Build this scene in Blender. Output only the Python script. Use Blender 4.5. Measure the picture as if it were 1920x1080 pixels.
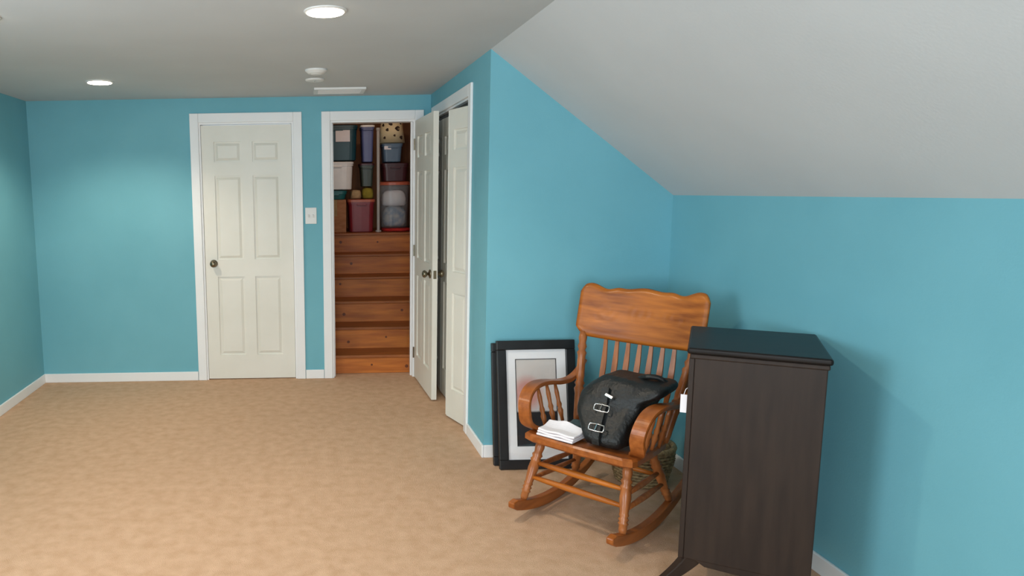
import bpy, bmesh, math, random
from mathutils import Vector, Matrix, noise
random.seed(7)
for o in list(bpy.data.objects): bpy.data.objects.remove(o)
sc = bpy.context.scene
C = sc.collection
V = Vector
# ------------------------------------------------------------------ camera
F, PX, PY, EYE = 1324.0, 573.0, 540.0, 1.554
PITCH, ROLL = 0.136, -0.0163
cd = bpy.data.cameras.new('camera'); cam = bpy.data.objects.new('camera', cd); C.objects.link(cam)
fwd = V((0, math.cos(PITCH), -math.sin(PITCH))); rgt0 = V((1, 0, 0)); up0 = rgt0.cross(fwd)
rgt = math.cos(ROLL) * rgt0 + math.sin(ROLL) * up0
up = -math.sin(ROLL) * rgt0 + math.cos(ROLL) * up0
m = Matrix((rgt, up, -fwd)).transposed().to_4x4(); m.translation = V((0, 0, EYE))
cam.matrix_world = m
cd.sensor_fit = 'HORIZONTAL'; cd.sensor_width = 36.0; cd.lens = F / 1920 * 36.0
cd.shift_x = (960 - PX) / 1920.0; cd.shift_y = (PY - 540) / 1920.0
cd.clip_start = 0.02
sc.camera = cam
# ------------------------------------------------------------------ view, world, daylight
sc.view_settings.view_transform = 'Standard'; sc.view_settings.look = 'None'
sc.view_settings.exposure = 0.3; sc.view_settings.gamma = 1.0
sc.view_settings.use_curve_mapping = False
w = bpy.data.worlds.new('world'); sc.world = w; w.use_nodes = True
w.node_tree.nodes['Background'].inputs[0].default_value = (0.72, 0.86, 1.0, 1)
w.node_tree.nodes['Background'].inputs[1].default_value = 1.0

def area(name, loc, rot, sx, sy, power, col):
    l = bpy.data.lights.new(name, 'AREA'); l.shape = 'RECTANGLE'; l.size = sx; l.size_y = sy
    l.energy = power; l.color = col
    o = bpy.data.objects.new(name, l); C.objects.link(o); o.location = loc; o.rotation_euler = rot
    return o
# daylight entering through the two windows behind the camera
area('window_daylight', (-0.45, -2.16, 1.45), (math.radians(90), 0, 0), 1.9, 1.25, 96, (0.90, 0.96, 1.0))
area('window_daylight', (-2.16, 1.35, 1.45), (math.radians(90), 0, math.radians(-90)), 1.3, 1.15, 40, (0.90, 0.96, 1.0))

# ------------------------------------------------------------------ helpers
def lin(r, g, b):
    f = lambda c: c / 12.92 if c <= 0.04045 else ((c + 0.055) / 1.055) ** 2.4
    return (f(r / 255), f(g / 255), f(b / 255), 1)

def mat(name, c1, c2=None, scale=(6, 6, 6), rough=0.5, bump=0.0, bscale=None, detail=4, metal=0.0, coat=0.0, spec=0.5, alpha=None, trans=0.0, lo=0.35, hi=0.65):
    M = bpy.data.materials.new(name); M.use_nodes = True
    nt = M.node_tree; p = nt.nodes['Principled BSDF']
    p.inputs['Roughness'].default_value = rough; p.inputs['Metallic'].default_value = metal
    p.inputs['Coat Weight'].default_value = coat; p.inputs['Specular IOR Level'].default_value = spec
    p.inputs['Coat Roughness'].default_value = 0.15
    if trans: p.inputs['Transmission Weight'].default_value = trans
    tc = nt.nodes.new('ShaderNodeTexCoord'); mp = nt.nodes.new('ShaderNodeMapping'); mp.inputs['Scale'].default_value = scale
    nt.links.new(tc.outputs['Object'], mp.inputs['Vector'])
    n = nt.nodes.new('ShaderNodeTexNoise'); n.inputs['Scale'].default_value = 1.0; n.inputs['Detail'].default_value = detail
    nt.links.new(mp.outputs[0], n.inputs['Vector'])
    r = nt.nodes.new('ShaderNodeValToRGB')
    r.color_ramp.elements[0].position = lo; r.color_ramp.elements[1].position = hi
    r.color_ramp.elements[0].color = c1; r.color_ramp.elements[1].color = c2 or c1
    nt.links.new(n.outputs['Fac'], r.inputs['Fac']); nt.links.new(r.outputs[0], p.inputs['Base Color'])
    if bump:
        mp2 = nt.nodes.new('ShaderNodeMapping'); mp2.inputs['Scale'].default_value = bscale or scale
        nt.links.new(tc.outputs['Object'], mp2.inputs['Vector'])
        n2 = nt.nodes.new('ShaderNodeTexNoise'); n2.inputs['Scale'].default_value = 1.0; n2.inputs['Detail'].default_value = 3
        nt.links.new(mp2.outputs[0], n2.inputs['Vector'])
        b = nt.nodes.new('ShaderNodeBump'); b.inputs['Strength'].default_value = bump; b.inputs['Distance'].default_value = 0.01
        nt.links.new(n2.outputs['Fac'], b.inputs['Height']); nt.links.new(b.outputs[0], p.inputs['Normal'])
    return M

def emis(name, col, strength):
    M = bpy.data.materials.new(name); M.use_nodes = True
    p = M.node_tree.nodes['Principled BSDF']
    p.inputs['Base Color'].default_value = col; p.inputs['Emission Color'].default_value = col
    p.inputs['Emission Strength'].default_value = strength
    return M

def clear(name, tint, gloss_rough=0.1, haze=0.15, hazecol=(0.8, 0.8, 0.8, 1)):
    """thin clear plastic or glass: transparent sheet + fresnel gloss + a little milkiness"""
    M = bpy.data.materials.new(name); M.use_nodes = True; nt = M.node_tree
    for n in list(nt.nodes): nt.nodes.remove(n)
    out = nt.nodes.new('ShaderNodeOutputMaterial')
    t = nt.nodes.new('ShaderNodeBsdfTransparent'); t.inputs[0].default_value = tint
    d = nt.nodes.new('ShaderNodeBsdfDiffuse'); d.inputs[0].default_value = hazecol
    g = nt.nodes.new('ShaderNodeBsdfGlossy'); g.inputs['Roughness'].default_value = gloss_rough
    m1 = nt.nodes.new('ShaderNodeMixShader'); m1.inputs[0].default_value = haze
    lw = nt.nodes.new('ShaderNodeLayerWeight'); lw.inputs[0].default_value = 0.5
    pw = nt.nodes.new('ShaderNodeMath'); pw.operation = 'POWER'; pw.inputs[1].default_value = 4.0; nt.links.new(lw.outputs['Facing'], pw.inputs[0])
    f = nt.nodes.new('ShaderNodeMath'); f.operation = 'MULTIPLY_ADD'; f.inputs[1].default_value = 0.5; f.inputs[2].default_value = 0.03; nt.links.new(pw.outputs[0], f.inputs[0])
    m2 = nt.nodes.new('ShaderNodeMixShader')
    nt.links.new(t.outputs[0], m1.inputs[1]); nt.links.new(d.outputs[0], m1.inputs[2])
    nt.links.new(f.outputs[0], m2.inputs[0]); nt.links.new(m1.outputs[0], m2.inputs[1]); nt.links.new(g.outputs[0], m2.inputs[2])
    nt.links.new(m2.outputs[0], out.inputs[0])
    return M

def link(name, me, material, parent=None, bevel=0, smooth=False, seg=2):
    o = bpy.data.objects.new(name, me); C.objects.link(o)
    if material and not me.materials: me.materials.append(material)
    if parent: o.parent = parent
    if smooth:
        for p in me.polygons: p.use_smooth = True
    if bevel:
        b = o.modifiers.new('bevel', 'BEVEL'); b.width = bevel; b.segments = seg; b.limit_method = 'ANGLE'; b.angle_limit = math.radians(40)
    return o

def obj(name, bm, material, parent=None, bevel=0, smooth=False, seg=2):
    bmesh.ops.recalc_face_normals(bm, faces=bm.faces[:])
    me = bpy.data.meshes.new(name); bm.to_mesh(me); bm.free()
    return link(name, me, material, parent, bevel, smooth, seg)

def tag(o, label, cat, group=None):
    o['label'] = label; o['category'] = cat
    if group: o['group'] = group
    return o

def struct(o, label=None):
    o['kind'] = 'structure'
    if label: o['label'] = label
    return o

def empty(name, loc=(0, 0, 0), rz=0):
    o = bpy.data.objects.new(name, None); C.objects.link(o); o.location = loc; o.rotation_euler = (0, 0, rz)
    o.empty_display_size = 0.1
    return o

def thing(name, label, cat, loc=(0, 0, 0), rz=0, group=None):
    return tag(empty(name, loc, rz), label, cat, group)

def NB(): return bmesh.new()

def box(bm, x0, x1, y0, y1, z0, z1, M=None):
    vs = [bm.verts.new(V((x, y, z)) if M is None else M @ V((x, y, z))) for z in (z0, z1) for y in (y0, y1) for x in (x0, x1)]
    for f in ((0, 1, 3, 2), (4, 6, 7, 5), (0, 4, 5, 1), (2, 3, 7, 6), (0, 2, 6, 4), (1, 5, 7, 3)):
        bm.faces.new([vs[i] for i in f])
    return bm

def bbox(*a): return box(NB(), *a)

def rings(bm, rs, closed_ends=True, loop=False):
    """skin a list of equal-length vertex rings"""
    R = [[bm.verts.new(p) for p in r] for r in rs]
    n = len(R[0])
    for a, b in zip(R, R[1:] + ([R[0]] if loop else [])):
        for i in range(n):
            bm.faces.new((a[i], a[(i + 1) % n], b[(i + 1) % n], b[i]))
    if closed_ends and not loop:
        bm.faces.new(R[0][::-1]); bm.faces.new(R[-1])
    return bm

def frame_of(d):
    d = d.normalized(); a = V((0, 0, 1)) if abs(d.z) < 0.9 else V((0, 1, 0))
    u = d.cross(a).normalized(); return u, d.cross(u).normalized()

def lathe(bm, p0, p1, prof, seg=12):
    p0, p1 = V(p0), V(p1); d = p1 - p0; u, v = frame_of(d)
    return rings(bm, [[p0 + d * t + (u * math.cos(a) + v * math.sin(a)) * r for a in [2 * math.pi * k / seg for k in range(seg)]] for t, r in prof])

def tube(bm, pts, r, seg=10, closed=False):
    pts = [V(p) for p in pts]; n = len(pts); rs = []
    pu = None
    for i, p in enumerate(pts):
        d = (pts[(i + 1) % n] - pts[i - 1]) if closed else (pts[min(i + 1, n - 1)] - pts[max(i - 1, 0)])
        d.normalize()
        if pu is None: u, v = frame_of(d)
        else:
            u = (pu - d * pu.dot(d)).normalized(); v = d.cross(u)
        pu = u
        rr = r[i] if isinstance(r, (list, tuple)) else r
        rs.append([p + (u * math.cos(a) + v * math.sin(a)) * rr for a in [2 * math.pi * k / seg for k in range(seg)]])
    return rings(bm, rs, loop=closed)

def band(bm, pts, width_dir, w, th):
    """rectangular strip swept along pts; width along width_dir, thickness th in the bend plane"""
    pts = [V(p) for p in pts]; wd = V(width_dir).normalized(); rs = []; n = len(pts)
    for i, p in enumerate(pts):
        d = (pts[min(i + 1, n - 1)] - pts[max(i - 1, 0)]).normalized(); nn = d.cross(wd).normalized()
        ww = w[i] if isinstance(w, (list, tuple)) else w
        c = 0.25
        h, t = ww / 2, th / 2
        rs.append([p + wd * a * h + nn * b * t for a, b in ((-1, -.4), (-.9, -1), (.9, -1), (1, -.4), (1, .4), (.9, 1), (-.9, 1), (-1, .4))])
    return rings(bm, rs)

def spline(pts, k=8):
    P = [V(p) for p in pts]; P = [2 * P[0] - P[1]] + P + [2 * P[-1] - P[-2]]; out = []
    for i in range(1, len(P) - 2):
        a, b, c, d = P[i - 1:i + 3]
        for j in range(k):
            t = j / k
            out.append(0.5 * (2 * b + (c - a) * t + (2 * a - 5 * b + 4 * c - d) * t * t + (3 * b - a - 3 * c + d) * t ** 3))
    out.append(P[-2]); return out

def prism(bm, poly, y0, y1, M=None):
    """polygon in (x,z) extruded along y"""
    f = lambda x, y, z: (M @ V((x, y, z))) if M else V((x, y, z))
    a = [bm.verts.new(f(x, y0, z)) for x, z in poly]; b = [bm.verts.new(f(x, y1, z)) for x, z in poly]
    n = len(poly)
    bm.faces.new(a); bm.faces.new(b[::-1])
    for i in range(n): bm.faces.new((a[i], b[i], b[(i + 1) % n], a[(i + 1) % n]))
    return bm

def sring(cx, cy, z, hx, hy, n=24, e=0.6):
    out = []
    for k in range(n):
        a = 2 * math.pi * k / n; c, s = math.cos(a), math.sin(a)
        out.append(V((cx + hx * math.copysign(abs(c) ** e, c), cy + hy * math.copysign(abs(s) ** e, s), z)))
    return out

# ------------------------------------------------------------------ materials
M_wall = mat('turquoise_paint', lin(113, 177, 192), lin(118, 182, 197), (2, 2, 2), 0.62, 0.05, (120, 120, 120), spec=0.3)
M_ceil = mat('ceiling_paint', lin(196, 201, 204), lin(200, 205, 208), (2, 2, 2), 0.8, 0.05, (90, 90, 90), spec=0.2)
M_trim = mat('white_trim_paint', lin(238, 239, 240), lin(241, 242, 243), (3, 3, 3), 0.4)
M_door = mat('white_door_paint', lin(226, 224, 214), lin(231, 229, 220), (3, 3, 3), 0.42)
M_carpet = mat('beige_carpet', lin(204, 165, 133), lin(220, 183, 152), (16, 16, 16), 0.95, 0.7, (330, 330, 330), detail=9, spec=0.1, lo=0.3, hi=0.7)
M_pine_r = mat('pine_riser', lin(166, 88, 28), lin(206, 122, 44), (3, 8, 26), 0.5, 0.1, (5, 30, 60), lo=0.3, hi=0.7)
M_pine_t = mat('pine_tread', lin(134, 72, 28), lin(166, 96, 40), (3, 26, 8), 0.5, 0.1, (5, 60, 30), lo=0.3, hi=0.7)
M_pine_w = mat('stairwell_boards', lin(110, 68, 36), lin(140, 90, 50), (20, 20, 2), 0.7, 0.1)
M_knot = mat('pine_knot', lin(96, 46, 18), lin(122, 62, 24), (60, 60, 60), 0.5)
M_oak_x = mat('oak_crest', lin(132, 68, 18), lin(192, 112, 38), (3.5, 30, 34), 0.4, 0.06, (5, 60, 70), coat=0.06, spec=0.3, lo=0.28, hi=0.72)
M_oak_z = mat('oak_turned', lin(136, 76, 36), lin(176, 108, 60), (40, 40, 6), 0.32, 0.05, coat=0.08, spec=0.35, lo=0.28, hi=0.72)
M_oak_y = mat('oak_seat', lin(132, 70, 28), lin(174, 100, 46), (34, 4, 34), 0.32, 0.05, coat=0.08, spec=0.35, lo=0.28, hi=0.72)
M_esp = mat('espresso_wood', lin(42, 31, 26), lin(52, 39, 32), (30, 30, 3), 0.5, 0.03, spec=0.3)
M_esp_top = mat('espresso_top', lin(24, 20, 19), lin(32, 26, 24), (4, 30, 30), 0.4, spec=0.2)
M_black = mat('black_frame', lin(26, 27, 29), lin(33, 34, 36), (10, 10, 10), 0.4)
M_leather = mat('black_leather', lin(20, 22, 22), lin(30, 32, 33), (14, 14, 14), 0.45, 0.5, (45, 45, 45), spec=0.4)
M_chrome = mat('silver_metal', lin(205, 205, 205), lin(215, 215, 215), rough=0.22, metal=1.0)
M_nickel = mat('aged_nickel', lin(120, 110, 92), lin(140, 130, 110), rough=0.3, metal=1.0)
M_dark = mat('dark_metal', lin(52, 50, 46), lin(66, 63, 58), rough=0.45, metal=0.6)
M_plast = mat('white_plastic', lin(226, 226, 224), lin(230, 230, 228), rough=0.4)
M_mat = mat('picture_mat', lin(242, 242, 244), lin(245, 245, 246), (8, 8, 8), 0.9)
M_paper = mat('white_paper', lin(236, 232, 236), lin(242, 238, 242), (8, 8, 8), 0.85, 0.1, (30, 30, 30))
M_teal_cl = mat('slate_cloth', lin(54, 74, 78), lin(74, 94, 98), (20, 20, 20), 0.85, 0.5, (60, 60, 60))
M_wicker = mat('wicker', lin(120, 98, 66), lin(168, 142, 102), (60, 60, 60), 0.7)
M_light = emis('lamp_lens', (1.0, 0.86, 0.62, 1), 16.0)
M_glass = clear('window_glass', (0.97, 0.98, 0.98, 1), 0.02, 0.02)
M_pglass = clear('picture_glass', (1, 1, 1, 1), 0.03, 0.005)

# ------------------------------------------------------------------ setting
H = 2.30
DB, DG, XC, XK, ZK = 5.767, 3.95, 1.022, 2.05, 1.50
XL, YR = -2.2, -2.2
T = 0.12
OX0, OX1, OZ = 0.212, 0.900, 2.112           # passage door opening
CY0, CY1, CZ = 4.405, 5.600, 2.115           # closet opening
LX0, LX1 = -0.84, -0.075                       # second door, left of the switch
bm = bbox(XL - T, XK + T, YR - T, DB + T, -0.06, 0.0); struct(obj('floor', bm, M_carpet), 'beige cut pile carpet')
bm = bbox(XL - T, XC, YR - T, DB + T, H, H + 0.08); struct(obj('ceiling', bm, M_ceil), 'flat grey-white ceiling')
# sloped ceiling
bm = NB(); prism(bm, [(XC, H), (XK, ZK), (XK + T, ZK), (XK + T, ZK + 0.08), (XC, H + 0.08)], YR - T, DG)
struct(obj('ceiling_slope', bm, M_ceil), 'sloping attic ceiling')
# back wall with two openings
bm = NB()
box(bm, XL - T, LX0, DB, DB + T, 0, H); box(bm, LX1, OX0, DB, DB + T, 0, H); box(bm, OX1, XC + T, DB, DB + T, 0, H)
box(bm, LX0, LX1, DB, DB + T, OZ, H); box(bm, OX0, OX1, DB, DB + T, OZ, H)
struct(obj('wall_back', bm, M_wall), 'turquoise wall holding the doorway to the stairs')
# closet wall
bm = NB()
box(bm, XC, XC + 0.10, DG, CY0, 0, H); box(bm, XC, XC + 0.10, CY1, DB, 0, H); box(bm, XC, XC + 0.10, CY0, CY1, CZ, H)
struct(obj('wall_closet', bm, M_wall), 'short turquoise wall with the closet doors')
# gable wall of the closet
bm = NB(); prism(bm, [(XC + 0.10, 0), (XK, 0), (XK, ZK), (XC + 0.10, H - 0.10 * (H - ZK) / (XK - XC))], DG, DG + 0.10)
struct(obj('wall_gable', bm, M_wall), 'turquoise wall under the sloping ceiling')
bm = bbox(XK, XK + T, YR - T, DG + 0.10, 0, ZK); struct(obj('wall_knee', bm, M_wall), 'low turquoise knee wall')
# closet shell
bm = NB(); box(bm, XK, XK + 0.08, DG + 0.1, DB, 0, H); box(bm, XC + T, XK + .08, DB, DB + 0.08, 0, H); box(bm, XC, XK + .08, DG + .1, DB, H, H + .06); box(bm, XK, XK + 0.08, DG, DG + 0.1, ZK, H)
struct(obj('wall_closet_inside', bm, M_ceil), 'inside walls of the closet')
# left and rear walls with windows
WY0, WY1, WZ0, WZ1 = 0.65, 2.05, 0.85, 2.05
bm = NB(); box(bm, XL - T, XL, YR - T, WY0, 0, H); box(bm, XL - T, XL, WY1, DB, 0, H); box(bm, XL - T, XL, WY0, WY1, 0, WZ0); box(bm, XL - T, XL, WY0, WY1, WZ1, H)
struct(obj('wall_left', bm, M_wall), 'turquoise side wall with a window')
RX0, RX1 = -1.45, 0.55
bm = NB(); box(bm, XL, RX0, YR - T, YR, 0, H); box(bm, RX1, XK, YR - T, YR, 0, H); box(bm, RX0, RX1, YR - T, YR, 0, WZ0 - .05); box(bm, RX0, RX1, YR - T, YR, WZ1 + .05, H)
struct(obj('wall_rear', bm, M_wall), 'turquoise end wall with a wide window')

def window(n, x0, x1, z0, z1, M):
    e = struct(empty('window_%d' % n), 'white framed window')
    bm = NB()
    for a in ((x0, x0 + .05, z0, z1), (x1 - .05, x1, z0, z1), (x0 + .05, x1 - .05, z0, z0 + .05), (x0 + .05, x1 - .05, z1 - .05, z1), ((x0 + x1) / 2 - .02, (x0 + x1) / 2 + .02, z0 + .05, z1 - .05)):
        box(bm, a[0], a[1], 0.02, 0.07, a[2], a[3], M)
    obj('window_frame', bm, M_trim, e)
    for a, b in ((x0 + .05, (x0 + x1) / 2 - .02), ((x0 + x1) / 2 + .02, x1 - .05)):
        obj('pane', box(NB(), a, b, .042, .048, z0 + .05, z1 - .05, M), M_glass, e)
    bm = NB()
    for a in ((x0 - .07, x0, z0 - .07, z1 + .07), (x1, x1 + .07, z0 - .07, z1 + .07), (x0, x1, z1, z1 + .07), (x0, x1, z0 - .07, z0)):
        box(bm, a[0], a[1], -.015, 0, a[2], a[3], M)
    obj('casing', bm, M_trim, e)
window(1, RX0, RX1, WZ0 - .05, WZ1 + .05, Matrix.Translation((0, YR, 0)) @ Matrix.Diagonal((1, -1, 1, 1)))
window(2, WY0, WY1, WZ0, WZ1, Matrix(((0, -1, 0, XL), (1, 0, 0, 0), (0, 0, 1, 0), (0, 0, 0, 1))))

# baseboards
def base(name, x0, x1, y0, y1): struct(obj(name, bbox(x0, x1, y0, y1, 0, 0.075), M_trim, bevel=0.004), 'white baseboard')
base('baseboard_back', LX1 + .068, OX0 - .068, DB - .014, DB)
base('baseboard_back_far', XL, LX0 - .068, DB - .014, DB)
base('baseboard_closet', XC - .014, XC, DG - .014, CY0 - .068)
base('baseboard_gable', XC, XK - .014, DG - .014, DG)
base('baseboard_knee', XK - .014, XK, YR, DG)
base('baseboard_left', XL, XL + .014, YR, DB - .014)
base('baseboard_rear', XL + .014, XK - .014, YR, YR + .014)

# casings and jambs
def casing_x(name, x0, x1, z, y, label, depth=T):
    e = struct(empty(name), label)
    obj('casing', bbox(x0 - .065, x0 + .004, y - .016, y, 0, z + .07), M_trim, e, 0.004)
    obj('casing', bbox(x1 - .004, x1 + .065, y - .016, y, 0, z + .07), M_trim, e, 0.004)
    obj('head_casing', bbox(x0 + .004, x1 - .004, y - .016, y, z - .004, z + .07), M_trim, e, 0.004)
    obj('jamb', bbox(x0, x0 + .018, y, y + depth, 0, z), M_trim, e); obj('jamb', bbox(x1 - .018, x1, y, y + depth, 0, z), M_trim, e)
    obj('head_jamb', bbox(x0 + .018, x1 - .018, y, y + depth, z - .018, z), M_trim, e)
    for s in ((x0 + .018, x0 + .03), (x1 - .03, x1 - .018)): obj('door_stop', bbox(s[0], s[1], y + .045, y + .08, 0, z - .018), M_trim, e)
    return e
casing_x('trim_1', OX0, OX1, OZ, DB, 'white casing around the stair doorway')
casing_x('trim_2', LX0, LX1, OZ, DB, 'white casing around the closed door')
e = struct(empty('trim_3'), 'white casing around the closet doors')
obj('casing', bbox(XC - .016, XC, CY0 - .065, CY0 + .004, 0, CZ + .07), M_trim, e, 0.004)
obj('casing', bbox(XC - .016, XC, CY1 - .004, CY1 + .065, 0, CZ + .07), M_trim, e, 0.004)
obj('head_casing', bbox(XC - .016, XC, CY0 + .004, CY1 - .004, CZ - .004, CZ + .07), M_trim, e, 0.004)
obj('jamb', bbox(XC, XC + .10, CY0, CY0 + .016, 0, CZ), M_trim, e); obj('jamb', bbox(XC, XC + .10, CY1 - .016, CY1, 0, CZ), M_trim, e)
obj('head_jamb', bbox(XC, XC + .10, CY0 + .016, CY1 - .016, CZ - .016, CZ), M_trim, e)

# doors ------------------------------------------------------------
def leaf(name, w, h, th, cols, parent=None, stile=0.10):
    """stile-and-rail slab in x 0..w, y 0..th (local); panels are children"""
    rows = [(0.20, 0.86), (1.00, 1.68), (1.79, h - 0.13)]
    mid = 0.09
    pw = (w - 2 * stile - (cols - 1) * mid) / cols
    xs = [(stile + i * (pw + mid), stile + i * (pw + mid) + pw) for i in range(cols)]
    bm = NB()
    box(bm, 0, stile, 0, th, 0, h); box(bm, w - stile, w, 0, th, 0, h)
    zs = [0] + [z for r in rows for z in r] + [h]
    for i in range(0, len(zs), 2): box(bm, stile, w - stile, 0, th, zs[i], zs[i + 1])
    for i in range(cols - 1):
        for r in rows: box(bm, xs[i][1], xs[i + 1][0], 0, th, r[0], r[1])
    e = obj(name, bm, M_door, parent)
    for r in rows:
        for a, b in xs:
            bm = NB(); g, d, q = 0.0, 0.010, 0.030
            rs = []
            for (ins, y) in ((0.0, .012), (.012, .012), (.032, .004)):
                rs.append([V((a + ins, y, r[0] + ins)), V((b - ins, y, r[0] + ins)), V((b - ins, y, r[1] - ins)), V((a + ins, y, r[1] - ins))])
            bk = [[V((p.x, th - p.y, p.z)) for p in ring] for ring in rs[::-1]]
            rings(bm, rs[::-1] + bk[::-1]); obj('panel', bm, M_door, e)
    return e

def knob(parent, x, z, y, sgn, m=M_nickel):
    k = obj('knob', lathe(NB(), (x, y + sgn * .001, z), (x, y + sgn * .062, z), [(0, .011), (.35, .010), (.5, .022), (.68, .028), (.88, .024), (1, .008)], 16), m, parent, smooth=True)
    obj('rose', lathe(NB(), (x, y, z), (x, y + sgn * .012, z), [(0, .032), (.6, .031), (1, .018)], 20), m, k, smooth=True)

DW = 0.69
d1 = struct(empty('door_1', (OX1 - .005, DB - .018, 0.012), math.radians(-88.3)), 'open white six-panel door at the stairs')
# local x runs from the hinge to the free edge, local y 0..th is the thickness
s = leaf('slab', DW, 2.085, 0.038, 2, d1)
knob(d1, DW - .065, 0.93, 0.0, -1); knob(d1, DW - .065, 0.93, 0.038, 1)
obj('latch_plate', bbox(DW, DW + .0015, .008, .030, 0.90, 0.96), M_nickel, d1)
for z in (.2, 1.05, 1.9): obj('hinge', lathe(NB(), (-.006, -.004, z - .045), (-.006, -.004, z + .045), [(0, .006), (1, .006)], 8), M_nickel, d1)
d2 = struct(empty('door_2', (LX0 + .02, DB + .01, 0.008)), 'closed white six-panel door')
leaf('slab', LX1 - LX0 - .04, 2.08, .034, 2, d2); knob(d2, .07, .97, 0, -1)

# closet bifold: four leaves on a track, near pair folded out a little
d3 = struct(empty('door_3'), 'white panelled bifold closet doors')
LW = 0.293
def bleaf(p, q):
    p, q = V(p), V(q); d = q - p
    e = leaf('leaf', LW, 2.05, .03, 1, d3, stile=.062); e.location = p; e.rotation_euler = (0, 0, math.atan2(d.y, d.x)); return e
def pair(yp, sgn, out, x0=XC + .045):
    dy = math.sqrt(LW * LW - out * out)
    a = (x0, yp, .012); b = (x0 - out, yp + sgn * dy, .012); c = (x0, yp + sgn * 2 * dy, .012)
    if sgn > 0: bleaf(a, b); bleaf((b[0], b[1] + .006, .012), (c[0], c[1] + .006, .012))
    else: bleaf((c[0], c[1] - .006, .012), (b[0], b[1] - .006, .012)); bleaf(b, a)
    return b
b1 = pair(CY0 + .02, 1, 0.085); pair(CY1 - .02, -1, 0.012)
obj('track', bbox(XC + .03, XC + .062, CY0 + .017, CY1 - .017, CZ - .036, CZ - .017), M_dark, d3)
for y in (CY0 + .035, CY0 + .58): obj('roller_bracket', bbox(XC + .02, XC + .075, y, y + .035, CZ - .05, CZ - .037), M_dark, d3)
k = obj('pull_knob', lathe(NB(), (XC - .03, b1[1] + .05, .95), (XC - .06, b1[1] + .05, .95), [(0, .008), (.5, .009), (.75, .016), (1, .01)], 14), M_door, d3, smooth=True)

# stairwell --------------------------------------------------------
SX0, SX1 = 0.11, 1.30
Y1 = DB + T
bm = NB(); box(bm, SX0 - .05, SX0, Y1, 8.2, 0, 2.9); struct(obj('wall_stair_left', bm, M_pine_w), 'wooden wall of the stairwell')
bm = NB(); box(bm, SX1, SX1 + .05, Y1, 8.2, 0, 2.9); struct(obj('wall_stair_right', bm, M_pine_w), 'wooden wall of the stairwell')
bm = NB(); box(bm, SX0 - .05, SX1 + .05, 8.2, 8.25, 0, 2.9); struct(obj('wall_stair_end', bm, M_pine_w), 'wooden end wall of the attic storage')
struct(obj('wall_stair_header', bbox(SX0, SX1, Y1, Y1 + .03, H, 2.9), M_pine_w), 'wooden wall above the stair doorway')
struct(obj('floor_stair', bbox(SX0 - .05, SX1 + .05, Y1 + .02, 8.25, -.06, -.001), M_pine_w), 'wooden floor below the stairs')
struct(obj('ceiling_attic', bbox(SX0 - .05, SX1 + .05, Y1, 8.25, 2.9, 2.95), M_pine_w), 'wooden attic roof')
struct(obj('floor_threshold', bbox(OX0, OX1, DB + T, DB + T + .02, -.06, 0.0), M_carpet), 'carpet edge below the first step')
st = thing('staircase', 'knotty pine staircase climbing behind the open door', 'stairs', (0, 0, 0))
rise0, rise, run, yf = 0.16, 0.193, 0.26, 5.913
zt = [rise0 + i * rise for i in range(6)]
for i in range(6):
    z0 = 0 if i == 0 else zt[i - 1]; z1 = zt[i] - .026; y = yf + i * run
    r_ = obj('riser', bbox(SX0 + .004, SX1 - .004, y, y + .02, z0, z1), M_pine_r, st)
    for kx in range(random.choice((1, 2, 2))):
        x = .32 + .33 * kx + random.uniform(0, .25); z = random.uniform(z0 + .05, z1 - .03); rr = random.uniform(.010, .020)
        obj('knot', lathe(NB(), (x, y + .002, z), (x, y - .0012, z), [(0, rr), (1, rr * .9)], 10), M_knot, r_)
    if i < 5: obj('tread', bbox(SX0 + .004, SX1 - .004, y - .022, y + run + .02, zt[i] - .026, zt[i]), M_pine_t, st, 0.006)
obj('landing', bbox(SX0 + .004, SX1 - .004, yf + 5 * run - .022, 8.195, zt[5] - .026, zt[5]), M_pine_t, st, 0.006)
ZL = zt[5]

# ------------------------------------------------------------------ ceiling fixtures and switch
dl = []
def downlight(x, y, label, power):
    t = thing('recessed_light', label, 'ceiling light', (x, y, H), 0, None)
    obj('trim_ring', lathe(NB(), (0, 0, 0), (0, 0, -.008), [(0, .090), (.5, .090), (1, .082)], 32), M_plast, t, smooth=False)
    obj('lens', lathe(NB(), (0, 0, -.008), (0, 0, -.013), [(0, .078), (.6, .077), (1, .06)], 32), M_light, t)
    l = bpy.data.lights.new('recessed_lamp', 'SPOT'); l.energy = power; l.spot_size = math.radians(140); l.spot_blend = .6; l.shadow_soft_size = .07; l.color = (1.0, .86, .68)
    lo = bpy.data.objects.new('recessed_lamp', l); C.objects.link(lo); lo.parent = t; lo.location = (0, 0, -.03)
downlight(.101, 3.078, 'lit round recessed light in the ceiling in front of the smoke detector', 46)
downlight(-1.35, 3.078, 'added round recessed fill light in the ceiling midway along the left side wall', 40)  # unseen lamp, added to brighten the carpet from above
downlight(-1.35, 4.85, 'added round recessed fill light in the ceiling in front of the closed white door', 48)  # added lamp with no known source, lifts the back of the room
downlight(.101, .6, 'added round recessed fill light in the ceiling above the middle of the carpet', 22)  # added lamp out of view, warm fill for the near carpet
downlight(-1.35, .6, 'added round recessed fill light in the ceiling beside the side window', 24)  # another unseen lamp, added as fill on the window side
t = thing('smoke_detector', 'white round smoke detector on the ceiling between light and vent', 'smoke detector', (.087, 4.52, H))
obj('body', lathe(NB(), (0, 0, 0), (0, 0, -.026), [(0, .068), (.35, .068), (.6, .060), (.9, .050), (1, .04)], 28), M_plast, t, smooth=False)
obj('grille', lathe(NB(), (0, 0, -.026), (0, 0, -.030), [(0, .034), (1, .028)], 20), M_plast, t)
t = thing('ceiling_cover_plate', 'flat white round cover plate on the ceiling behind the smoke detector', 'cover plate', (.085, 4.90, H))
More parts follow.
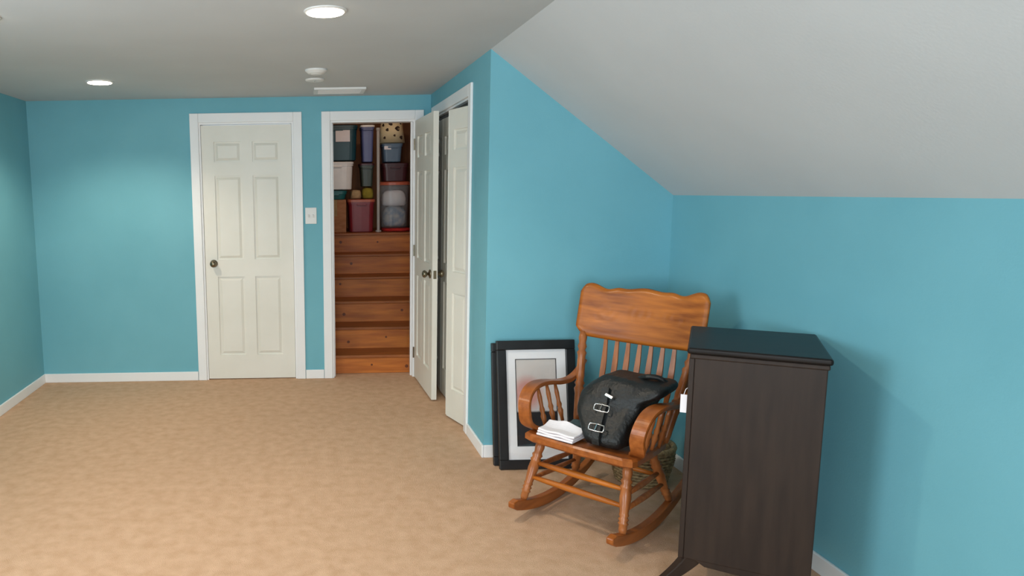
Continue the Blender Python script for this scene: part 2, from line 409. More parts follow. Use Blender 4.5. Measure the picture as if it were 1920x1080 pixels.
obj('plate', lathe(NB(), (0, 0, 0), (0, 0, -.012), [(0, .064), (.6, .064), (1, .055)], 28), M_plast, t)
obj('screw', lathe(NB(), (0, 0, -.012), (0, 0, -.016), [(0, .006), (1, .004)], 10), M_chrome, t)
t = thing('ceiling_vent', 'white slatted air vent in the ceiling above the stair doorway', 'vent', (.275, 5.42, H))
bm = NB(); box(bm, -.19, .19, -.13, -.10, -.014, 0); box(bm, -.19, .19, .10, .13, -.014, 0); box(bm, -.19, -.16, -.10, .10, -.014, 0); box(bm, .16, .19, -.10, .10, -.014, 0)
obj('frame', bm, M_plast, t); obj('duct_back', bbox(-.16, .16, -.1, .1, -.002, 0), M_dark, t)
for i in range(7):
    y = -.085 + i * .0283
    obj('slat', box(NB(), -.16, .16, -.010, .010, -.0015, .0015, Matrix.Translation((0, y, -.009)) @ Matrix.Rotation(.5, 4, 'X')), M_plast, t)
t = thing('light_switch', 'white light switch on the turquoise wall beside the stair doorway', 'light switch', (.053, DB, 1.357))
obj('plate', bbox(-.046, .046, -.007, 0, -.066, .066), M_plast, t, .004)
for x in (-.018, .018): obj('toggle', box(NB(), x - .006, x + .006, -.018, -.006, -.011, .011, Matrix.Rotation(.25, 4, 'X')), M_plast, t)

# ------------------------------------------------------------------ rocking chair
CO, CR = (1.21, 3.05, 0), math.radians(-49)      # local x: sitter's left, local y: backwards
ch = thing('rocking_chair', 'oak rocking chair with broad crest rail, slatted back and curled arms', 'rocking chair', CO, CR)
ROX = 0.235
def rock_z(y): return (y - .20) ** 2 / 1.9
# seat
bm = NB(); rs = []
def seat_out(s, dz):
    pts = [(-.262, .02), (-.255, -.012), (-.22, -.03), (0, -.04), (.22, -.03), (.255, -.012), (.262, .02), (.25, .2), (.225, .40), (.19, .445), (0, .455), (-.19, .445), (-.225, .40), (-.25, .2)]
    return [V((x * s, .2 + (y - .2) * s, .405 - .07 * y + dz)) for x, y in pts]
rings(bm, [seat_out(.95, -.042), seat_out(1, -.032), seat_out(1, -.008), seat_out(.965, 0), seat_out(.85, -.006), seat_out(.5, -.012)])
obj('seat', bm, M_oak_y, ch)
leg_prof = [(0, .014), (.05, .017), (.12, .017), (.14, .022), (.17, .016), (.2, .022), (.23, .016), (.26, .021), (.29, .018), (.5, .024), (.62, .021), (.65, .026), (.69, .019), (.73, .025), (.77, .018), (.86, .022), (1, .016)]
for sx in (-1, 1):
    obj('leg', lathe(NB(), (sx * (ROX + .003), -.04, rock_z(-.04) + .052), (sx * .205, .06, .365), leg_prof, 14), M_oak_z, ch, smooth=True)
    obj('leg', lathe(NB(), (sx * ROX, .44, rock_z(.44) + .052), (sx * .17, .36, .345), leg_prof, 14), M_oak_z, ch, smooth=True)
    # rocker
    top, bot = [], []
    n = 22
    for i in range(n + 1):
        y = -.15 + .79 * i / n; hgt = .052 if i < n * .75 else .052 - .016 * (i - n * .75) / (n * .25)
        if i == 0: hgt = .034
        bot.append((y, rock_z(y) + (.008 if i == 0 else 0))); top.append((y, rock_z(y) + hgt))
    poly = bot + top[::-1]
    Mr = Matrix(((0, 1, 0, sx * ROX), (1, 0, 0, 0), (0, 0, 1, 0), (0, 0, 0, 1)))
    obj('rocker', prism(NB(), poly, -.016, .016, Mr), M_oak_y, ch, 0.005)
    # side stretchers
    sp = [(0, .008), (.3, .012), (.5, .014), (.7, .012), (1, .008)]
    for zf in (.30, .52):
        a = V((sx * (ROX + .003), -.04, .09)).lerp(V((sx * .205, .06, .365)), zf); b = V((sx * ROX, .44, .09)).lerp(V((sx * .17, .36, .345)), zf)
        obj('stretcher', lathe(NB(), a, b, sp, 10), M_oak_z, ch, smooth=True)
for zf, rr in ((.36, 1), (.60, 1)):
    a = V((-(ROX + .003), -.04, .09)).lerp(V((-.205, .06, .365)), zf); b = V((-a.x, a.y, a.z))
    obj('stretcher', lathe(NB(), a, b, [(0, .009), (.2, .013), (.5, .0155), (.8, .013), (1, .009)], 12), M_oak_x, ch, smooth=True)
a = V((-ROX, .44, .09)).lerp(V((-.17, .36, .345)), .45)
obj('stretcher', lathe(NB(), a, (-a.x, a.y, a.z), [(0, .009), (.5, .015), (1, .009)], 12), M_oak_x, ch, smooth=True)
# crest rail: bowed in plan, raked, shaped outline with shallow relief
def crest_line(z): return .540 + (z - .80) * .24
def crest_y(x, z): return crest_line(z) + .035 - .38 * x * x
def hump(x, c, w, a): return a * math.exp(-((x - c) / w) ** 2)
def crest_top(x):
    ax = abs(x)
    z = 1.035 + hump(ax, .265, .05, .022) + hump(x, 0, .07, .014) + hump(ax, .13, .03, .006) - hump(ax, .185, .03, .006)
    if ax > .285: z -= (ax - .285) ** 2 * 42
    return z
def crest_bot(x):
    ax = abs(x); z = .778 + .012 * (ax / .3) ** 2
    if ax > .25: z += (ax - .25) ** 2 * 12
    return z
NX, NZ = 60, 20
bm = NB(); fr, bk = [], []
for i in range(NX + 1):
    x = -.312 + .624 * i / NX
    zt_, zb_ = crest_top(x), crest_bot(x)
    fr.append([]); bk.append([])
    for j in range(NZ + 1):
        v = j / NZ; z = zb_ + (zt_ - zb_) * v
        ax = abs(x); rel = 0
        # pressed ornament: rim bead, centre medallion and two scroll swirls
        rel += .0022 * math.exp(-((v - .93) / .03) ** 2) + .0022 * math.exp(-((v - .08) / .03) ** 2)
        for cx, cz, k1 in ((-.17, .92, 1), (.17, .92, -1), (0, .925, 1)):
            r = math.hypot(x - cx, (z - cz) * 1.15); a = math.atan2(z - cz, (x - cx) * k1)
            if r < .085: rel += .0016 * (1 - r / .085) * math.cos(r * 190 - a)
        wx = max(0, (ax - .285) / .027); edge = min(1, v / .06, (1 - v) / .06, max(0, (.312 - ax) / .014))
        th = .006 + .007 * edge
        fr[-1].append(bm.verts.new((x, crest_y(x, z) - th - rel * edge, z))); bk[-1].append(bm.verts.new((x, crest_y(x, z) + th, z)))
for i in range(NX):
    for j in range(NZ):
        bm.faces.new((fr[i][j], fr[i + 1][j], fr[i + 1][j + 1], fr[i][j + 1])); bm.faces.new((bk[i][j], bk[i][j + 1], bk[i + 1][j + 1], bk[i + 1][j]))
    bm.faces.new((fr[i][0], bk[i][0], bk[i + 1][0], fr[i + 1][0])); bm.faces.new((fr[i][NZ], fr[i + 1][NZ], bk[i + 1][NZ], bk[i][NZ]))
for j in range(NZ):
    bm.faces.new((fr[0][j], fr[0][j + 1], bk[0][j + 1], bk[0][j])); bm.faces.new((fr[NX][j], bk[NX][j], bk[NX][j + 1], fr[NX][j + 1]))
obj('crest_rail', bm, M_oak_x, ch, smooth=True)
# back posts and slats
post_prof = [(0, .016), (.06, .019), (.3, .020), (.36, .026), (.39, .018), (.42, .025), (.45, .018), (.5, .021), (.72, .019), (.76, .024), (.79, .016), (.83, .023), (.87, .017), (.93, .021), (1, .016)]
for sx in (-1, 1):
    obj('back_post', lathe(NB(), (sx * .215, .405, .37), (sx * .272, crest_y(.272, .80), .808), post_prof, 14), M_oak_z, ch, smooth=True)
for i in range(7):
    x = (i - 3) * .056 + .012
    p0 = V((x * .95, .435, .372)); p1 = V((x, crest_y(x, .785), .792))
    bow = [p0.lerp(p1, k / 8) + V((0, .022 * math.sin(math.pi * k / 8), 0)) for k in range(9)]
    ws = [.014, .016, .018, .022, .027, .029, .027, .022, .018]
    obj('slat', band(NB(), bow, (1, 0, 0), ws, .009), M_oak_z, ch)
# bentwood arms with a curled front
arm_c = [(.545, .66), (.50, .605), (.43, .575), (.33, .578), (.22, .598), (.12, .605), (.05, .588), (.008, .545), (-.002, .49), (.02, .435), (.07, .402)]
for sx in (-1, 1):
    pts = []
    for i, (y, z) in enumerate(arm_c):
        tt = i / (len(arm_c) - 1); x = sx * (.262 + .022 * math.sin(math.pi * min(1, tt * 1.2)) - (.03 if tt > .9 else 0))
        pts.append((x, y, z))
    pts = spline(pts, 6); n = len(pts)
    ww = [.030 + .034 * min(1, max(0, (i / n - .05) * 2.2)) for i in range(n)]
    obj('arm', band(NB(), pts, (1, 0, 0), ww, .020), M_oak_y, ch, smooth=False)
    for y in (.13, .21, .29):
        zt_ = .585 if y < .28 else .574
        obj('arm_spindle', lathe(NB(), (sx * .232, y + .01, .375), (sx * .278, y, zt_), [(0, .008), (.2, .009), (.35, .014), (.42, .009), (.5, .013), (.58, .009), (.8, .011), (1, .007)], 10), M_oak_z, ch, smooth=True)

# ------------------------------------------------------------------ things on the seat
def cw(x, y, z): # chair local -> world
    c, s_ = math.cos(CR), math.sin(CR); return V((CO[0] + x * c - y * s_, CO[1] + x * s_ + y * c, z))
def seat_z(y): return .405 - .07 * y
bagt = thing('handbag', 'slouchy black leather handbag with silver buckles sitting on the rocking chair', 'bag', cw(0, 0, 0), CR)
lev = [ # z, xmin, xmax, y front, y back
    (.4045, .03, .160, .055, .27), (.413, .015, .182, .028, .29), (.45, -.006, .192, .022, .31), (.49, -.040, .192, .045, .33), (.535, -.068, .196, .075, .345),
    (.575, -.078, .212, .11, .355), (.605, -.078, .226, .122, .365), (.630, -.068, .268, .135, .37), (.652, -.045, .292, .145, .37), (.674, -.012, .296, .158, .37), (.690, .01, .285, .18, .365), (.697, .04, .26, .21, .345)]
rs = []
for z, a, b, y0, y1 in lev:
    ring = sring((a + b) / 2, (y0 + y1) / 2, z, (b - a) / 2, (y1 - y0) / 2, 48, .42); o2 = []
    for p in ring:
        nz = noise.noise(p * 10) * .018 + noise.noise(p * 24) * .008
        d = V((p.x - (a + b) / 2, p.y - (y0 + y1) / 2, 0)).normalized()
        o2.append(p + d * nz + V((0, 0, (noise.noise(p * 9 + V((5, 0, 0))) * .012) if z > .42 else 0)))
    rs.append(o2)
bo = obj('body', rings(NB(), rs), M_leather, bagt, smooth=True)
sb = bo.modifiers.new('s', 'SUBSURF'); sb.levels = 1; sb.render_levels = 2
def yf_at(z):
    for (za, _, _, ya, _), (zb, _, _, yb, _) in zip(lev, lev[1:]):
        if za <= z <= zb: return ya + (yb - ya) * (z - za) / (zb - za)
    return lev[-1][3]
# front strap with buckles
pts = [(.074 - (z - .485) * .10, yf_at(z) - .012, z) for z in (.425, .46, .50, .54, .58, .62, .655)]
obj('strap', band(NB(), spline(pts, 3), (1, 0, 0), .036, .012), M_leather, bagt)
def buckle(z, tilt):
    y = yf_at(z) - .024; R = Matrix.Translation((.074 - (z - .485) * .10, y, z)) @ Matrix.Rotation(tilt, 4, 'X')
    loop = [R @ V((x, 0, zz)) for x, zz in ((-.032, -.014), (0, -.016), (.032, -.014), (.035, 0), (.032, .014), (0, .016), (-.032, .014), (-.035, 0))]
    b = obj('buckle', tube(NB(), loop, .0032, 8, True), M_chrome, bagt, smooth=True)
    obj('prong', tube(NB(), [R @ V((-.004, -.003, -.013)), R @ V((0, -.004, .015))], .0022, 6), M_chrome, b)
buckle(.497, -.5); buckle(.572, -.55)
obj('clasp', box(NB(), -.020, .020, -.006, .006, -.008, .008, Matrix.Translation((.085, yf_at(.625) - .024, .625)) @ Matrix.Rotation(-.6, 4, 'X') @ Matrix.Rotation(.3, 4, 'Y')), M_chrome, bagt, .003)
obj('handle', tube(NB(), spline([(.15, .26, .69), (.19, .25, .708), (.235, .26, .708), (.27, .28, .68)], 6), .012, 8), M_leather, bagt, smooth=True)
# teal-grey cloth beside the bag
sc_ = obj('scarf', NB(), M_teal_cl); bpy.data.objects.remove(sc_)
rs = []
for z, hx, hy in ((.0, .034, .038), (.008, .044, .048), (.026, .046, .050), (.046, .040, .044), (.060, .026, .03)):
    rs.append([p + V((noise.noise(p * 25) * .008, noise.noise(p * 25 + V((3, 3, 3))) * .008, noise.noise(p * 22) * .006 if z > .01 else 0)) for p in sring(0, 0, z, hx, hy, 28, .7)])
sc_ = obj('scarf', rings(NB(), rs), M_teal_cl, smooth=True); sc_.location = cw(-.082, .168, .398); sc_.rotation_euler = (0, 0, CR + .3)
tag(sc_, 'small bundled slate-teal scarf lying between the handbag and the white cloth', 'scarf')
# white folded cloth on the front of the seat
t = thing('folded_cloth', 'folded white cloth lying at the front of the rocking chair seat', 'cloth', cw(-.095, .045, .4075), CR)
for k in range(3):
    bm = NB(); nx, ny = 12, 8; g = []
    for layer in (0, 1):
        g.append([[bm.verts.new((-.098 + .180 * i / nx + .004 * k, -.065 + (.125 - .012 * k) * j / ny,
            k * .0125 + layer * .0105 + .0045 * (j / ny) * 0 + .035 * max(0, j / ny - .45) ** 1.5 * (1 - abs(i / nx - .45)) * (k + .2) + .002 * math.sin(i * .9 + k) * (k > 0))) for j in range(ny + 1)] for i in range(nx + 1)])
    for i in range(nx):
        for j in range(ny):
            bm.faces.new((g[0][i][j], g[0][i][j + 1], g[0][i + 1][j + 1], g[0][i + 1][j])); bm.faces.new((g[1][i][j], g[1][i + 1][j], g[1][i + 1][j + 1], g[1][i][j + 1]))
    for i in range(nx):
        bm.faces.new((g[0][i][0], g[0][i + 1][0], g[1][i + 1][0], g[1][i][0])); bm.faces.new((g[0][i][ny], g[1][i][ny], g[1][i + 1][ny], g[0][i + 1][ny]))
    for j in range(ny):
        bm.faces.new((g[0][0][j], g[1][0][j], g[1][0][j + 1], g[0][0][j + 1])); bm.faces.new((g[0][nx][j], g[0][nx][j + 1], g[1][nx][j + 1], g[1][nx][j]))
    obj('fold', bm, M_paper, t, 0.004, smooth=False)

# ------------------------------------------------------------------ framed pictures leaning on the gable wall
def art_material():
    M = bpy.data.materials.new('art_print'); M.use_nodes = True; nt = M.node_tree; p = nt.nodes['Principled BSDF']
    p.inputs['Roughness'].default_value = .7
    tc = nt.nodes.new('ShaderNodeTexCoord'); sx = nt.nodes.new('ShaderNodeSeparateXYZ'); nt.links.new(tc.outputs['Object'], sx.inputs[0])
    n = nt.nodes.new('ShaderNodeTexNoise'); n.inputs['Scale'].default_value = 14; nt.links.new(tc.outputs['Object'], n.inputs['Vector'])
    ad = nt.nodes.new('ShaderNodeMath'); ad.operation = 'MULTIPLY_ADD'; ad.inputs[1].default_value = .012; nt.links.new(n.outputs['Fac'], ad.inputs[0]); nt.links.new(sx.outputs['Z'], ad.inputs[2])
    r = nt.nodes.new('ShaderNodeValToRGB'); cr = r.color_ramp; cr.interpolation = 'LINEAR'
    cr.elements[0].position = 0; cr.elements[0].color = lin(24, 24, 30); cr.elements[1].position = .318; cr.elements[1].color = lin(28, 28, 34)
    for pos, c in ((.326, lin(228, 226, 228)), (.40, lin(226, 218, 216)), (.52, lin(220, 212, 208)), (.62, lin(212, 206, 200))):
        e_ = cr.elements.new(pos); e_.color = c
    nt.links.new(ad.outputs[0], r.inputs[0])
    # pale rose figure
    mp = nt.nodes.new('ShaderNodeMapping'); mp.inputs['Location'].default_value = (-1.6, 0, -3.55); mp.inputs['Scale'].default_value = (9.5, 0, 8.5)
    nt.links.new(tc.outputs['Object'], mp.inputs['Vector'])
    g = nt.nodes.new('ShaderNodeTexGradient'); g.gradient_type = 'SPHERICAL'; nt.links.new(mp.outputs[0], g.inputs['Vector'])
    r2 = nt.nodes.new('ShaderNodeValToRGB'); r2.color_ramp.elements[0].position = .05; r2.color_ramp.elements[1].position = .5
    nt.links.new(g.outputs['Fac'], r2.inputs[0])
    mx = nt.nodes.new('ShaderNodeMix'); mx.data_type = 'RGBA'; nt.links.new(r2.outputs[0], mx.inputs['Factor']); nt.links.new(r.outputs[0], mx.inputs['A']); mx.inputs['B'].default_value = lin(214, 158, 150)
    nt.links.new(mx.outputs['Result'], p.inputs['Base Color'])
    return M
M_art = art_material()
def picture(label, x, y, z, w, h, lean, fw, front):
    t = thing('framed_picture', label, 'picture', (x, y, z)); t.rotation_euler = (-lean, 0, 0)
    t.rotation_euler = (-lean, 0, front and math.radians(1.0) or 0)
    # local: x 0..w, y 0..0.025 (back), z 0..h
    for a in ((0, w, 0, fw), (0, w, h - fw, h), (0, fw, fw, h - fw), (w - fw, w, fw, h - fw)):
        obj('frame_rail', bbox(a[0], a[1], 0, .026, a[2], a[3]), M_black, t, .004)
    obj('backing', bbox(fw, w - fw, .018, .024, fw, h - fw), M_black, t)
    mw = .052
    bm = NB()
    for a in ((fw, w - fw, fw, fw + mw + .02), (fw, w - fw, h - fw - mw, h - fw), (fw, fw + mw, fw + mw + .02, h - fw - mw), (w - fw - mw, w - fw, fw + mw + .02, h - fw - mw)):
        box(bm, a[0], a[1], .0125, .0155, a[2], a[3])
    obj('mat_board', bm, M_mat, t)
    bm = NB(); i0 = mw + .0
    for a in ((fw + mw, w - fw - mw, fw + mw + .02, fw + mw + .024), (fw + mw, w - fw - mw, h - fw - mw - .004, h - fw - mw), (fw + mw, fw + mw + .004, fw + mw + .024, h - fw - mw - .004), (w - fw - mw - .004, w - fw - mw, fw + mw + .024, h - fw - mw - .004)):
        box(bm, a[0], a[1], .0135, .0165, a[2], a[3])
    obj('mat_bevel', bm, M_black, t)
    obj('art_print', bbox(fw + mw, w - fw - mw, .0165, .018, fw + mw + .02, h - fw - mw), M_art if front else M_mat, t)
    obj('glass', bbox(fw, w - fw, .008, .010, fw, h - fw), M_pglass, t)
    return t
picture('black framed picture with white mat and half-dark print leaning in front', 1.064, 3.745, .004, .440, .715, .170, .052, True)
picture('black picture frame tucked behind the white-matted picture against the turquoise wall', 1.046, 3.806, .004, .440, .690, .150, .050, False)

# ------------------------------------------------------------------ wicker basket behind the chair
bx, by = 1.765, 3.585
t = thing('wicker_basket', 'round tan wicker basket on the carpet behind the rocking chair', 'basket', (bx, by, 0))
def brad(z): return .115 + .035 * min(1, z / .14)
rs = []
bm = NB()
rings(bm, [[V((r * math.cos(a), r * math.sin(a), z)) for a in [2 * math.pi * k / 28 for k in range(28)]] for r, z in ((.09, .004), (.108, .004), (brad(.08) - .008, .08), (brad(.19) - .008, .19), (brad(.19) - .014, .19), (brad(.08) - .014, .08), (.10, .012), (.05, .012))])
obj('wall', bm, M_wicker, t)
for i in range(11):
    z = .012 + i * .0175; n = 56
    obj('weave_strand', tube(NB(), [((brad(z) + .004 * (1 if (k + i) % 2 else -1)) * math.cos(2 * math.pi * k / n), (brad(z) + .004 * (1 if (k + i) % 2 else -1)) * math.sin(2 * math.pi * k / n), z) for k in range(n)], .0085, 6, True), M_wicker, t, smooth=True)
obj('rim', tube(NB(), [((brad(.2) + .002) * math.cos(2 * math.pi * k / 40), (brad(.2) + .002) * math.sin(2 * math.pi * k / 40), .205) for k in range(40)], .014, 8, True), M_wicker, t, smooth=True)
rs = [[p + V((0, 0, noise.noise(p * 20) * .012)) for p in sring(0, 0, z, r, r, 24, 1)] for z, r in ((.09, .09), (.15, .105), (.185, .10), (.205, .075), (.212, .03))]
o = obj('dark_blanket', rings(NB(), rs), M_leather, smooth=True); o.location = (bx, by, 0)
tag(o, 'black cloth bundled inside the wicker basket', 'blanket')

# ------------------------------------------------------------------ espresso chest
QX, QY = 1.424, 2.565
ca = math.atan2(-.5, .87)
t = thing('chest_of_drawers', 'dark espresso wooden chest with splayed feet beside the rocking chair', 'chest', (QX, QY, 0), ca)
# local x: along the plain side panel, local y: depth, front with drawers faces local -x
CWd, CD, CB, CT = .42, .455, .128, .928
obj('body', bbox(.018, CWd, 0, CD, CB, CT), M_esp, t, .004)
obj('top', bbox(-.008, CWd + .012, -.014, CD + .014, CT + .006, CT + .030), M_esp_top, t, .009, seg=3)
obj('cornice', bbox(.004, CWd + .005, -.007, CD + .007, CT - .012, CT + .006), M_esp, t, .005)
nd = 5; dh = (CT - .02 - CB - .03) / nd
for i in range(nd):
    z = CB + .02 + i * dh
    d = obj('drawer', bbox(.0, .018, .022, CD - .022, z + .004, z + dh - .004), M_esp, t, .004)
    obj('finger_groove', bbox(-.0008, .0, .06, CD - .06, z + dh - .016, z + dh - .008), M_black, d)
obj('stile', bbox(.0, .018, 0, .018, CB, CT - .012), M_esp, t, .003); obj('stile', bbox(.0, .018, CD - .018, CD, CB, CT - .012), M_esp, t, .003)
def foot(x, y, sx, sy, out=.115):
    d = V((sx, sy, 0)).normalized(); rs = []
    for k in range(9):
        u = k / 8; z = CB + .012 - u * (CB + .012); off = out * u ** 1.25 - .018; h_ = .034 - .014 * u
        c = V((x, y, 0)) + d * off; p = V((-d.y, d.x, 0))
        rs.append([c + d * a * h_ + p * b * h_ * .8 + V((0, 0, z)) for a, b in ((-1, -1), (1, -1), (1, 1), (-1, 1))])
    obj('foot', rings(NB(), rs), M_esp, t, .004)
foot(.035, .03, -1, -.25); foot(CWd - .03, .03, 1, -.4); foot(.06, CD - .04, -1, .4, .02); foot(CWd - .04, CD - .04, 1, .4, .04)
bm = NB(); prism(bm, [(.05, CB + .004), (CWd - .04, CB + .004), (CWd - .06, CB - .012), (CWd / 2, CB - .026), (.09, CB - .02)], .002, .016); obj('apron', bm, M_esp, t, .003)
tg = obj('paper_tag', bbox(-.022, .0, .012, .0135, .702, .772), M_paper, t); tg['label'] = 'white paper tag'
obj('tag_string', tube(NB(), [(-.012, .0127, .770), (-.006, .016, .792), (.004, .022, .800)], .0012, 5), M_paper, tg)

# ------------------------------------------------------------------ stored things at the top of the stairs
def bin_(label, x0, x1, z0, z1, y0, dep, mb, ml, taper=.016, lid=.03, lab=None, group=None, name='storage_bin'):
    cx, cy = (x0 + x1) / 2, y0 + dep / 2
    t = thing(name, label, 'storage bin', (cx, cy, z0), 0, group)
    hx, hy, hh = (x1 - x0) / 2 - .008, dep / 2 - .008, z1 - z0
    n = 32
    bm = NB(); tw = .004
    o = [sring(0, 0, 0.0, hx - taper - .01, hy - taper - .01, n, .3), sring(0, 0, .006, hx - taper, hy - taper, n, .3), sring(0, 0, hh - lid - .02, hx - .004, hy - .004, n, .3), sring(0, 0, hh - lid - .02, hx + .003, hy + .003, n, .3), sring(0, 0, hh - lid, hx + .003, hy + .003, n, .3),
         sring(0, 0, hh - lid, hx - .008, hy - .008, n, .3), sring(0, 0, .012, hx - taper - .006, hy - taper - .006, n, .3)]
    obj('tub', rings(bm, o), mb, t)
    bm = NB(); rings(bm, [sring(0, 0, hh - lid + .0005, hx + .008, hy + .008, n, .3), sring(0, 0, hh - .012, hx + .008, hy + .008, n, .3), sring(0, 0, hh - .006, hx - .006, hy - .006, n, .3), sring(0, 0, hh - .012, hx - .03, hy - .03, n, .3)])
    obj('lid', bm, ml, t)
    obj('handle', bbox(-.05, .05, -hy - .014, -hy + .004, hh - lid - .034, hh - lid - .018), mb, t, .003)
    if lab:
        a0, a1, b0, b1 = lab
        l = obj('paper_label', bbox(a0 - cx, a1 - cx, -hy - .006, -hy - .004, b0 - z0, b1 - z0), M_paper, t)
    return t
B = lambda n, r, g, b, ro=.4: mat(n, lin(r, g, b), lin(r + 8, g + 8, b + 8), (8, 8, 8), ro)
M_teal = B('dark_teal_plastic', 14, 62, 74); M_tealid = B('teal_plastic', 16, 104, 108); M_mar = B('maroon_plastic', 128, 30, 40); M_dmar = B('dark_maroon_plastic', 62, 24, 30)
M_orl = B('salmon_plastic', 186, 96, 70); M_bl = B('slate_blue_plastic', 84, 108, 132); M_navy = B('periwinkle_plastic', 84, 92, 140); M_peach = mat('cardboard', lin(168, 112, 76), lin(186, 130, 92), (10, 10, 30), .85)
M_red = mat('red_cloth', lin(176, 28, 28), lin(200, 44, 36), (20, 20, 20), .8, .4, (50, 50, 50)); M_white_p = B('white_plastic_tub', 236, 234, 232, .3); M_gr = B('dark_green_plastic', 54, 66, 58); M_yel = mat('olive_cloth', lin(130, 118, 34), lin(156, 140, 48), (20, 20, 20), .85, .4)
M_clear = clear('clear_plastic', (.96, .97, .98, 1), .12, .10, (.8, .82, .84, 1)); M_tan = mat('tan_cloth', lin(170, 140, 100), lin(190, 160, 118), (20, 20, 20), .85, .4)
M_lace = mat('cream_shade', lin(236, 216, 172), lin(240, 224, 184), (10, 10, 10), .8); M_spot = mat('brown_spot', lin(44, 28, 20), lin(58, 38, 26), (20, 20, 20), .8); M_pole = B('grey_pole', 176, 172, 166, .3); M_cont = mat('blue_grey_fabric', lin(104, 136, 166), lin(186, 190, 190), (16, 16, 16), .85, .4)
Y0 = 7.34
def carton(label, x0, x1, z0, z1, y0, dep):
    t = thing('cardboard_box', label, 'box', ((x0 + x1) / 2, y0 + dep / 2, z0)); hx, hy, hh = (x1 - x0) / 2, dep / 2, z1 - z0
    obj('carton', bbox(-hx, hx, -hy, hy, 0, hh - .004), M_peach, t, .004)
    obj('flap', bbox(-hx, hx, -hy, -.002, hh - .004, hh), M_peach, t); obj('flap', bbox(-hx, hx, .002, hy, hh - .004, hh), M_peach, t)
    obj('tape', bbox(-hx * .2, hx * .2, -hy - .001, -hy, hh * .5, hh), M_tan, t)
carton('brown cardboard box under the teal-lidded bin at the top of the stairs', .20, .432, ZL + .0, 1.462, Y0, .35)
bin_('shallow teal-lidded bin between cardboard box and white tub', .17, .45, 1.463, 1.562, Y0, .36, M_tealid, M_tealid, lid=.022)
bin_('white plastic tub stacked under the dark teal bin', .16, .520, 1.564, 1.856, Y0 - .01, .36, M_white_p, M_white_p)
bin_('dark teal bin with white paper label, topmost of its stack', .15, .565, 1.860, 2.225, Y0, .36, M_teal, M_teal, lab=(.331, .477, 2.050, 2.165))
bin_('maroon bin with salmon lid standing on the pine landing', .445, .738, ZL, 1.470, Y0 - .02, .36, M_mar, M_orl, lid=.035)
# unseen bare bulb added to brighten the stairwell, above the head of the doorway
t = thing('added_stairwell_bulb', 'added unseen light bulb hanging in the stairwell above the doorway head', 'light bulb', (.62, 6.10, 2.9))
obj('cord', tube(NB(), [(0, 0, 0), (0, 0, -.12)], .004, 6), M_dark, t); obj('socket', lathe(NB(), (0, 0, -.12), (0, 0, -.17), [(0, .012), (.3, .02), (1, .018)], 14), M_dark, t)
obj('bulb', lathe(NB(), (0, 0, -.17), (0, 0, -.27), [(0, .014), (.25, .018), (.6, .03), (.85, .024), (1, .006)], 16), M_light, t, smooth=True)
l = bpy.data.lights.new('added_bulb_light', 'POINT'); l.energy = 9; l.color = (1.0, .88, .72); l.shadow_soft_size = .04
lo = bpy.data.objects.new('added_bulb_light', l); C.objects.link(lo); lo.parent = t; lo.location = (0, 0, -.32)
# soft things on the maroon bin
def bundle(name, label, cat, cx, cy, z, hx, hy, hh, m, seed):
    rs = []; s = V((seed, seed * 2, 0))
    for u, k in ((0, .82), (.12, .97), (.4, 1), (.7, .96), (.9, .8), (1, .45)):
        rs.append([p + V((noise.noise(p * 14 + s) * .014, noise.noise(p * 14 - s) * .014, noise.noise(p * 12 + s) * .012 if u > .1 else 0)) for p in sring(0, 0, hh * u, hx * k, hy * k, 28, .7)])
    o = obj(name, rings(NB(), rs), m, smooth=True); o.location = (cx, cy, z); return tag(o, label, cat)
bundle('cloth_bundle', 'olive green cloth bundle on the salmon bin lid', 'cloth', .665, 7.46, 1.470, .062, .10, .115, M_yel, 3)
bundle('cloth_bundle', 'tan cloth bundle on the salmon bin lid beside the olive one', 'cloth', .54, 7.47, 1.470, .055, .10, .09, M_tan, 5)
bin_('dark green tub above the cloth bundles', .575, .735, 1.592, 1.838, Y0 + .02, .26, M_gr, M_dmar, lid=.03)
bin_('periwinkle blue tall bin above the dark green tub', .585, .738, 1.842, 2.225, Y0 + .02, .26, M_navy, M_white_p)
o = obj('wooden_post', bbox(.530, .566, Y0 + .205, Y0 + .24, ZL, 2.5), M_pine_w, bevel=.003)
bpy.data.objects.remove(o)
o = obj('metal_pole', lathe(NB(), (0, 0, 0), (0, 0, 1.06), [(0, .03), (.015, .03), (.02, .017), (.97, .017), (.98, .022), (1, .022)], 16), M_pole, smooth=False); o.location = (.768, Y0 + .03, ZL)
tag(o, 'pale grey metal pole standing between the stacked bins', 'pole')
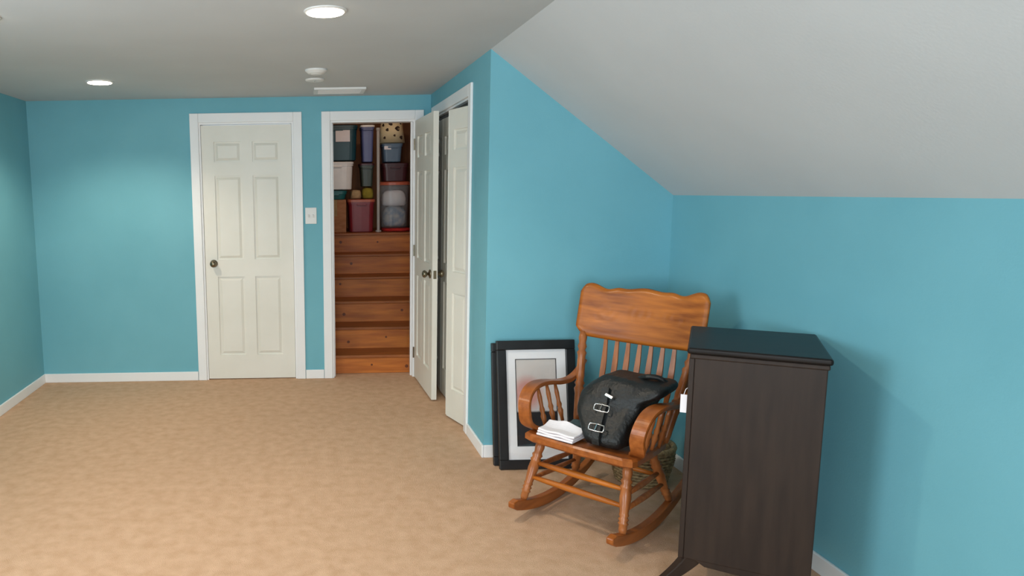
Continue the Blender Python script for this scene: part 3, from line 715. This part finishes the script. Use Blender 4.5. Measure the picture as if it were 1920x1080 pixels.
# clear bag with soft contents on a red cloth
o = obj('red_cloth', rings(NB(), [[V((p.x, p.y + .012 * noise.noise(p * 12), z + .006 * (1 + noise.noise(p * 16)))) for p in sring(0, 0, 0, .150 * k, .19 * k, 40, .7)] for z, k in ((0, .92), (.006, 1), (.022, .97), (.03, .8))]), M_red, smooth=True)
o.location = (.962, Y0 + .155, ZL - .002); tag(o, 'crumpled red cloth on the pine landing under the clear bin', 'cloth')
t = thing('clear_bin', 'tall clear plastic bin of soft grey-blue things on the red cloth', 'storage bin', (.945, Y0 + .165, ZL + .038))
n = 36
obj('tub', rings(NB(), [sring(0, 0, 0, .13, .13, n, .8), sring(0, 0, .01, .14, .14, n, .8), sring(0, 0, .42, .163, .16, n, .8), sring(0, 0, .44, .166, .163, n, .8), sring(0, 0, .44, .158, .155, n, .8), sring(0, 0, .02, .134, .134, n, .8)]), M_clear, t, smooth=False)
obj('lid', rings(NB(), [sring(0, 0, .441, .170, .167, n, .8), sring(0, 0, .468, .170, .167, n, .8), sring(0, 0, .476, .150, .147, n, .8)]), M_orl, t)
bundle('soft_bundle', 'grey-blue soft bundle in the lower half of the clear bin', 'cloth', .945, Y0 + .165, ZL + .06, .118, .118, .20, M_cont, 8)
bundle('soft_bundle', 'cream soft bundle in the upper half of the clear bin', 'cloth', .945, Y0 + .165, ZL + .265, .125, .122, .17, M_mat, 11)
bin_('dark maroon bin on top of the clear bin', .800, 1.088, ZL + .516, 1.835, Y0 + .01, .33, M_dmar, M_dmar)
bin_('slate blue bin under the spotted cream lampshade', .805, 1.03, 1.839, 2.035, Y0 + .02, .30, M_bl, M_bl, lid=.02, lab=(.83, .90, 1.965, 2.0))
t = thing('lampshade', 'cream drum lampshade with dark brown spots on the slate blue bin', 'lampshade', (.922, Y0 + .17, 2.037))
obj('shade', rings(NB(), [[V((r * math.cos(2 * math.pi * k / 40), r * math.sin(2 * math.pi * k / 40), z)) for k in range(40)] for r, z in ((.140, 0), (.105, .26), (.101, .26), (.136, .004))], loop=True), M_lace, t, smooth=True)
for a, z, r in ((-2.25, .05, .014), (-2.05, .13, .016), (-1.75, .19, .02), (-1.45, .07, .012), (-1.15, .14, .026), (-.85, .05, .02), (-.75, .2, .018), (-2.5, .18, .016), (-1.3, .22, .012)):
    R = .140 - .035 * z / .26; d = V((math.cos(a), math.sin(a), .13)).normalized(); c = V((R * math.cos(a), R * math.sin(a), z))
    u = V((-math.sin(a), math.cos(a), 0)); v = d.cross(u)
    bm = NB(); rings(bm, [[c + (u * math.cos(q) * r * (1 + .3 * math.sin(3 * q + a)) + v * math.sin(q) * r) + d * e_ - d * (0.5 * (r * math.cos(q)) ** 2 / R) for q in [2 * math.pi * k / 12 for k in range(12)]] for e_ in (-.001, .0015)])
    obj('spot', bm, M_spot, t)
